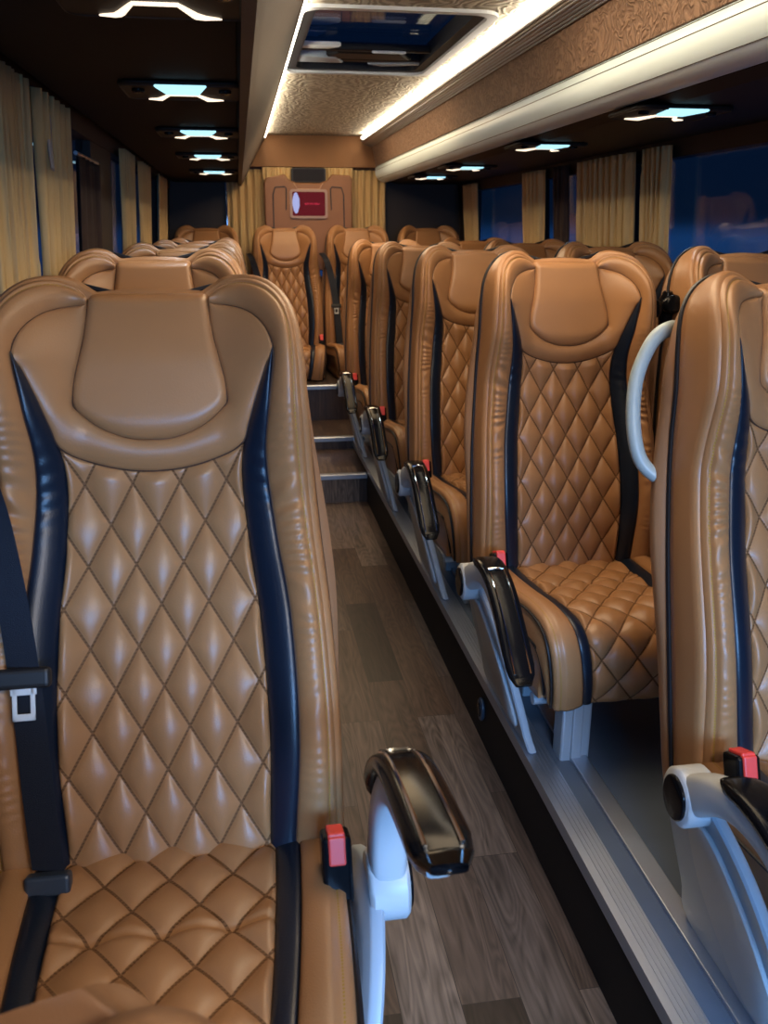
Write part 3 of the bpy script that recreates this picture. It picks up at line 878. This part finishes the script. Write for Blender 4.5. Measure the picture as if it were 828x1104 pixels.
# ------------------------------------------------------------------ luggage racks
r1 = empty('luggage_rack', (1.02, 0, 1.75)); tag(r1, 'white rounded luggage rack front running the whole right side', 'luggage rack')
prof = [(.0, .028), (-.038, .045), (-.052, .03)] + [(-.0 + .066 * math.cos(t), -.004 + .066 * math.sin(t)) for t in [PI * (1 - .12) + k * (PI * .62) / 14 for k in range(15)]] + [(.05, -.066), (.10, -.06), (.10, .03)]
prof = [(-.045, .052)] + [(.066 * math.cos(t), .066 * math.sin(t)) for t in [PI * .80 + k * (PI * .76) / 18 for k in range(19)]] + [(.06, -.055), (.10, -.04), (.10, .052)]
MB().prism(prof, 'y', Y0, 6.42, 0).build('rack_shell', M_RWHITE, r1, smooth=True)
mb = MB()
for ang in (150, 172, 222):
    mb.tube([(.0665 * math.cos(ang * D2R), Y0, .0665 * math.sin(ang * D2R)), (.0665 * math.cos(ang * D2R), 6.425, .0665 * math.sin(ang * D2R))], .0011, 6)
mb.build('seam', M_PIPE, r1)
mb = MB().prism([(.045, -.060), (.10, -.072), (.54, -.072), (.54, -.03), (.045, -.03)], 'y', Y0, 6.50)
mb.build('service_panel', M_RACKB, r1)
r2 = empty('luggage_rack', (-.2, 0, 1.70)); tag(r2, 'black overhead luggage rack above the left seats', 'luggage rack')
MB().prism([(.245, -.035), (.22, -.038), (.21, .00), (-.21, .00), (-.235, .10), (.20, .25), (.30, .20)], 'y', Y0, 6.50).build('rack_shell', M_RACK, r2)
MB().box(-.215, .215, Y0, 6.50, -.020, .004, .004).build('service_panel', M_RACK, r2)

# ------------------------------------------------------------------ reading light units
def light_unit(lamp=True):
    u = empty('reading_light_unit')
    mb = MB().prism(rrect(.135, .115, .03, cx=.0, cy=.06), 'z', -.010, .0, .003); mb.build('panel', M_RACKB, u)
    rg = rrect(.130, .110, .028, cx=0, cy=.06)
    MB().tube([(a, b, -.0105) for a, b in rg], .0016, 6, closed=True).build('panel_edge', M_WALL, u)
    if lamp:
        mb = MB().prism([(-.056, -.055), (.056, -.055), (.038, .055), (-.038, .055)], 'z', -.016, -.008, .003); mb.build('lamp', M_LAMP, u)
    pts = [(-.062, .150), (-.052, .135), (-.030, .075), (.030, .075), (.052, .135), (.066, .150), (.09, .158)]
    MB().tube([(a, b, -.012) for a, b in [(-.085, .156)] + pts], [.0014, .004, .006, .0032, .0032, .006, .004, .0012], 6).build('light_line', M_BAR, u, smooth=True)
    mb = MB()
    for k in (-1, 1):
        mb.prism([(k * .095 + .014 * math.cos(2 * PI * q / 16), .01 + .014 * math.sin(2 * PI * q / 16)) for q in range(16)], 'z', -.018, -.008, .002)
    mb.build('air_nozzle', M_GLOSS, u, smooth=True)
    return u
U0 = light_unit()
GL = 'reading lights above the left seats'; GR = 'reading lights above the right seats'
yl = [2.20, 3.13, 4.10, 5.18]; yl0 = 1.33
nm = ['nearest', 'second', 'third', 'fourth and farthest']
U0.location = (-.108, yl[0], 1.679); tag(U0, 'lit reading light unit overhead on the left, nearest one with a glowing blue-white lamp', 'reading light', GL)
for i in range(1, 4):
    c = copy_tree(U0); c.location = (-.108, yl[i], 1.679); tag(c, '%s lit reading light unit overhead on the left' % nm[i], 'reading light', GL)
U1 = light_unit(False); U1.location = (-.098, yl0, 1.6795); tag(U1, 'overhead unit at the top left edge with a large glowing warm bracket line', 'reading light', GL)
yr = [2.38, 3.40, 4.60, 5.45]
for i, y in enumerate(yr):
    c = copy_tree(U0); c.location = (1.165, y, 1.677); tag(c, '%s lit reading light unit under the white rack on the right' % nm[i], 'reading light', GR)

# ------------------------------------------------------------------ curtains
def curtain(name, X, ya, yb, z0, z1, side, pleats, label, mat=None, amp=.012, lean=LEAN, group=None, taper=0.):
    nz, nn = 26, pleats * 14; V = []; Fc = []; ph = random.random() * 6
    for j in range(nz + 1):
        z = z0 + (z1 - z0) * j / nz
        for i in range(nn + 1):
            t = i / nn
            wob = .25 * math.sin(t * 9 + ph) + .12 * math.sin(z * 7 + t * 20 + ph)
            d = amp * (math.sin(2 * PI * pleats * t + wob * 2) + .35 * math.sin(4 * PI * pleats * t + ph))
            ym = (ya + yb) / 2; k = 1 - taper * (1 - j / nz)
            V.append((X + side * lean * (1.35 - z) + d - side * .03, ym + (ya + (yb - ya) * t - ym) * k + .004 * math.sin(z * 11 + i), z))
    w_ = nn + 1
    for j in range(nz):
        for i in range(nn): Fc.append((j * w_ + i, j * w_ + i + 1, (j + 1) * w_ + i + 1, (j + 1) * w_ + i))
    o = mesh_obj(name, V, Fc, mat or M_CURT)
    md = o.modifiers.new('thick', 'SOLIDIFY'); md.thickness = .0025
    tag(o, label, 'curtain', group)
    return o
GC = 'beige curtains at the right windows'; GC2 = 'beige curtains at the left windows'
curtain('window_curtain', XRW, 3.20, 3.40, .85, 1.66, 1, 5, 'narrow beige pleated curtain beside the big blue window on the right', group=GC)
curtain('window_curtain', XRW, 3.50, 4.08, .85, 1.66, 1, 9, 'wide beige pleated curtain in the middle of the right side windows', group=GC)
curtain('window_curtain', XRW, 4.58, 4.90, .85, 1.66, 1, 5, 'narrow beige curtain farther back at the right, left of the wide one', group=GC)
curtain('window_curtain', XRW, 5.92, 6.22, .85, 1.66, 1, 4, 'farthest thin beige curtain on the right near the back corner', group=GC)
curtain('window_curtain', XRW, 4.24, 4.40, .85, 1.66, 1, 3, 'dim brown curtain between the two larger curtains on the right', group=None, mat=M_DCURT)
curtain('window_curtain', XL, 1.74, 2.07, .80, 1.66, -1, 7, 'beige curtain at the left edge of the picture', group=GC2, amp=.010)
curtain('window_curtain', XL, 2.15, 2.55, .80, 1.66, -1, 6, 'second beige curtain on the left, with the pale tie strap at its top', group=GC2, amp=.010)
curtain('window_curtain', XL, 3.65, 4.02, .80, 1.66, -1, 6, 'third beige curtain on the left, past the dark window', group=GC2, amp=.010)
curtain('window_curtain', XL, 4.30, 4.75, .80, 1.66, -1, 4, 'fourth beige curtain on the left', group=GC2, amp=.010)
curtain('window_curtain', XL, 5.2, 5.9, .80, 1.66, -1, 4, 'thin beige curtain farthest back on the left side', group=GC2, amp=.010)
curtain('window_blind', XL, 2.68, 3.05, .95, 1.56, -1, 4, 'dark brown hanging drape over the left window between beige curtains', mat=M_DCURT, amp=.009)
tie = MB(); tie.tube(catmull([(-.405, 2.22, 1.50), (-.41, 2.24, 1.56), (-.415, 2.28, 1.60), (-.415, 2.32, 1.66)], 12), [.010 + .006 * math.sin(PI * k / 12) for k in range(13)], 8, sx=.4, sy=1.2)
tag(tie.build('curtain_tie', simple('pale_strap', (.5, .42, .36), .7), smooth=True), 'pale tie strap hanging at the top of the second left curtain', 'curtain tie')
mb = MB(); mb.tube([(-.425, 2.68, 1.57), (-.425, 3.07, 1.57)], .006, 8)
tag(mb.build('curtain_rail', M_ALU, smooth=True), 'short metal rail above the dark brown drape on the left', 'rail')

# rear window curtains, valance
def rear_curtain(x0, x1, z0, z1, pleats, label, amp=.014, name='rear_window_curtain'):
    nz, nn = 20, pleats * 12; V = []; Fc = []; ph = random.random() * 6
    for j in range(nz + 1):
        z = z0 + (z1 - z0) * j / nz
        for i in range(nn + 1):
            t = i / nn
            V.append((x0 + (x1 - x0) * t + .003 * math.sin(z * 13 + i), 6.485 + amp * math.sin(2 * PI * pleats * t + .5 * math.sin(z * 5 + ph)), z))
    w_ = nn + 1
    for j in range(nz):
        for i in range(nn): Fc.append((j * w_ + i, j * w_ + i + 1, (j + 1) * w_ + i + 1, (j + 1) * w_ + i))
    o = mesh_obj(name, V, Fc, M_CURT); md = o.modifiers.new('thick', 'SOLIDIFY'); md.thickness = .0025
    tag(o, label, 'curtain')
    return o
rear_curtain(-.06, .20, .98, 1.765, 5, 'beige curtain at the left of the rear window')
rear_curtain(.79, 1.04, .98, 1.765, 5, 'beige curtain at the right of the rear window')
v = rear_curtain(.19, .80, 1.69, 1.775, 16, 'gathered beige valance along the top of the rear window', amp=.010, name='curtain_valance')
v.location.y = -.05

# ------------------------------------------------------------------ rear screen unit
tv = empty('screen_cabinet', (.49, 6.40, 1.10)); tag(tv, 'tan leather screen cabinet behind the back row with a small red display', 'screen cabinet')
body = [(-.30, .0), (.30, .0), (.30, .60), (.285, .625), (.16, .63), (.13, .595), (.08, .575), (-.08, .575), (-.13, .595), (-.16, .63), (-.285, .605), (-.30, .57)]
MB().prism(body, 'y', -.02, .06, .008).build('body', leather('cabinet_leather', (.27, .115, .045), .5), tv)
mb = MB()
for sg in (-1, 1):
    mb.tube([(sg * .245, -.022, .02), (sg * .24, -.022, .50), (sg * .225, -.022, .545), (sg * .16, -.022, .55), (sg * .15, -.022, .535), (sg * .155, -.022, .40)], .004, 6)
mb.build('seam', M_PIPE, tv, smooth=True)
mb = MB(); mb.tube([(-.10, -.024, .575), (-.075, -.024, .535), (.075, -.024, .535), (.10, -.024, .575)], .003, 6); mb.build('top_stitching', simple('light_tan_piping', (.5, .28, .14), .5), tv, smooth=True)
o = ring(rrect(.128, .094, .02), rrect(.112, .078, .012), 0, .012)
o.V = [(x, -.022 - z, y + .44) for x, y, z in o.V]; o.build('screen_bezel', simple('bezel_taupe', (.36, .22, .15), .4), tv)
def screen_mat():
    m, nt, b, out = new_mat('red_display')
    tc = N(nt, 'ShaderNodeTexCoord'); sp = N(nt, 'ShaderNodeSeparateXYZ'); nt.links.new(tc.outputs['Object'], sp.inputs[0])
    nz = N(nt, 'ShaderNodeTexNoise', i_Scale=40.); nt.links.new(tc.outputs['Object'], nz.inputs['Vector'])
    # pale figure at the left end of the display
    dx = math_n(nt, 'DIVIDE', math_n(nt, 'ADD', sp.outputs[0], .088), .026); dz = math_n(nt, 'DIVIDE', math_n(nt, 'SUBTRACT', sp.outputs[2], .445), .07)
    r = math_n(nt, 'ADD', math_n(nt, 'MULTIPLY', dx, dx), math_n(nt, 'MULTIPLY', dz, dz))
    blob = math_n(nt, 'LESS_THAN', math_n(nt, 'ADD', r, math_n(nt, 'MULTIPLY', nz.outputs[0], .7)), 1.2)
    tx = math_n(nt, 'MULTIPLY', math_n(nt, 'LESS_THAN', math_n(nt, 'ABSOLUTE', math_n(nt, 'SUBTRACT', sp.outputs[2], .44)), .006), math_n(nt, 'LESS_THAN', math_n(nt, 'ABSOLUTE', math_n(nt, 'SUBTRACT', sp.outputs[0], .025)), .052))
    n2 = N(nt, 'ShaderNodeTexNoise', i_Scale=160.); nt.links.new(tc.outputs['Object'], n2.inputs['Vector'])
    tx = math_n(nt, 'MULTIPLY', tx, math_n(nt, 'GREATER_THAN', n2.outputs[0], .47))
    m1 = N(nt, 'ShaderNodeMix', data_type='RGBA'); m1.inputs[6].default_value = (.10, .004, .010, 1); m1.inputs[7].default_value = (.45, .02, .05, 1); nt.links.new(tx, m1.inputs[0])
    m2 = N(nt, 'ShaderNodeMix', data_type='RGBA'); m2.inputs[7].default_value = (.38, .42, .75, 1)
    nt.links.new(m1.outputs[2], m2.inputs[6]); nt.links.new(blob, m2.inputs[0])
    nt.links.new(m2.outputs[2], b.inputs['Emission Color']); b.inputs['Emission Strength'].default_value = 1.
    b.inputs['Base Color'].default_value = (.01, .005, .005, 1); b.inputs['Roughness'].default_value = .7; b.inputs['Specular IOR Level'].default_value = .1
    return m
o = MB().prism(rrect(.113, .079, .012, cx=0, cy=.44), 'y', -.028, -.020).build('display', screen_mat(), tv); o['label'] = 'lit dark red display with a pale blue figure at its left'
mon = empty('monitor', (.495, 6.43, 1.725)); tag(mon, 'small dark monitor at the top of the rear window', 'monitor')
MB().prism(rrect(.118, .048, .018), 'y', -.03, .02, .004).build('monitor_case', M_BPLAS, mon)
MB().prism(rrect(.106, .038, .010), 'y', -.034, -.029).build('glass', simple('dark_screen', (.012, .010, .014), .6, spec=.2), mon)

# riser marker light, floor sockets
rl = empty('aisle_marker_light', (PXR - .006, 2.10, .10)); tag(rl, 'round dark knob on the aisle side of the right platform', 'marker light')
rr = [(.026 * math.cos(2 * PI * k / 24), .034 * math.sin(2 * PI * k / 24)) for k in range(24)]
MB().prism(rr, 'x', -.010, .0, .003).build('marker_ring', M_KNOB, rl, smooth=True)
MB().prism([(a * .6, b * .6) for a, b in rr], 'x', -.013, -.008, .002).build('lens', M_GLOSS, rl, smooth=True)
# black belt retractor between nearest right seats
rt = empty('belt_tower', (1.07, 2.42, PLAT)); tag(rt, 'black plastic belt tower between the whole right seat and the window seat', 'belt tower')
MB().box(-.022, .022, -.02, .03, 0, .96, .008).build('post', M_BPLAS, rt)
mb = MB(); mb.tube([(-.03, -.02, .95), (0, -.03, 1.0), (.03, -.02, .99)], [.020, .030, .022], 12); mb.build('belt_outlet', M_GLOSS, rt, smooth=True)
bt = MB().box(-.024, .024, -.03, -.027, .30, .96); bt.build('belt_webbing', M_BELT, rt)

# ------------------------------------------------------------------ lights
def area(name, loc, rot, sx, sy, col, power, spread=None):
    l = bpy.data.lights.new(name, 'AREA'); l.shape = 'RECTANGLE'; l.size = sx; l.size_y = sy; l.color = col; l.energy = power
    if spread: l.spread = spread * D2R
    o = bpy.data.objects.new(name, l); COL.objects.link(o); o.location = loc; o.rotation_euler = [r * D2R for r in rot]; return o
WARM = (1., .82, .60)
# added fill light near the front ceiling, behind the camera, pointing down and back
area('front_fill', (.45, -.45, 1.93), (38, 0, 8), .45, .35, (1., .93, .90), 16.5)
area('middle_ceiling_lamp', (.54, 2.0, 1.975), (0, 0, 0), .5, 1.2, (1., .77, .50), 12)
area('rear_ceiling_lamp', (.54, 5.0, 1.975), (0, 0, 0), .5, 1.8, (1., .72, .42), 15)
# dusk through the windscreen
area('windscreen_daylight', (.5, -1.5, 1.35), (54, 0, 0), 1.5, .5, (.20, .48, 1.), 46, 90)
def spot(x, y, e, col):
    l = bpy.data.lights.new('reading_spot', 'SPOT'); l.energy = e; l.color = col; l.spot_size = 86 * D2R; l.spot_blend = .7; l.shadow_soft_size = .03
    o = bpy.data.objects.new('reading_spot', l); COL.objects.link(o); o.location = (x, y, 1.655)
for y in yl: spot(-.108, y, 5, (.8, .92, 1.))
for y in yr: spot(1.165, y, 5, (.8, .92, 1.))

# world: night-blue outside, a little lighter below the skyline and high up
wd = bpy.data.worlds.new('World'); sc.world = wd; wd.use_nodes = True; nt = wd.node_tree
bg = nt.nodes['Background']; tc = N(nt, 'ShaderNodeTexCoord'); sp = N(nt, 'ShaderNodeSeparateXYZ'); nt.links.new(tc.outputs['Generated'], sp.inputs[0])
cr = N(nt, 'ShaderNodeValToRGB'); nt.links.new(math_n(nt, 'MULTIPLY_ADD', sp.outputs[2], .5, .5), cr.inputs[0])
e = cr.color_ramp.elements
e[0].position = 0; e[0].color = (.002, .010, .035, 1); e[1].position = 1; e[1].color = (.008, .040, .16, 1)
for p_, c_ in ((.44, (.006, .026, .085)), (.497, (.010, .050, .160)), (.505, (.0022, .009, .027)), (.65, (.0025, .010, .034)), (.85, (.008, .040, .16))):
    q = e.new(p_); q.color = (*c_, 1)
nt.links.new(cr.outputs[0], bg.inputs[0]); bg.inputs[1].default_value = 1.

# ------------------------------------------------------------------ camera
cam = bpy.data.cameras.new('Camera'); co = bpy.data.objects.new('Camera', cam); COL.objects.link(co)
FPX = 950.
p_ = math.atan(304 / FPX); ps = math.atan(158 / FPX * math.cos(p_))
co.location = (0, 0, CAMH); co.rotation_euler = (PI / 2 - p_, 0, -ps)
cam.sensor_fit = 'VERTICAL'; cam.sensor_height = 36.; cam.lens = 36. * FPX / 1104.
cam.clip_start = .02; cam.clip_end = 200
cam.dof.use_dof = True; cam.dof.focus_distance = 1.7; cam.dof.aperture_fstop = 9.0
sc.camera = co
sc.view_settings.view_transform = 'Standard'; sc.view_settings.look = 'None'; sc.view_settings.gamma = 1.
sc.view_settings.use_curve_mapping = False; sc.view_settings.exposure = 0.
sc.cycles.use_denoising = True; sc.cycles.max_bounces = 8; sc.cycles.sample_clamp_indirect = 6.
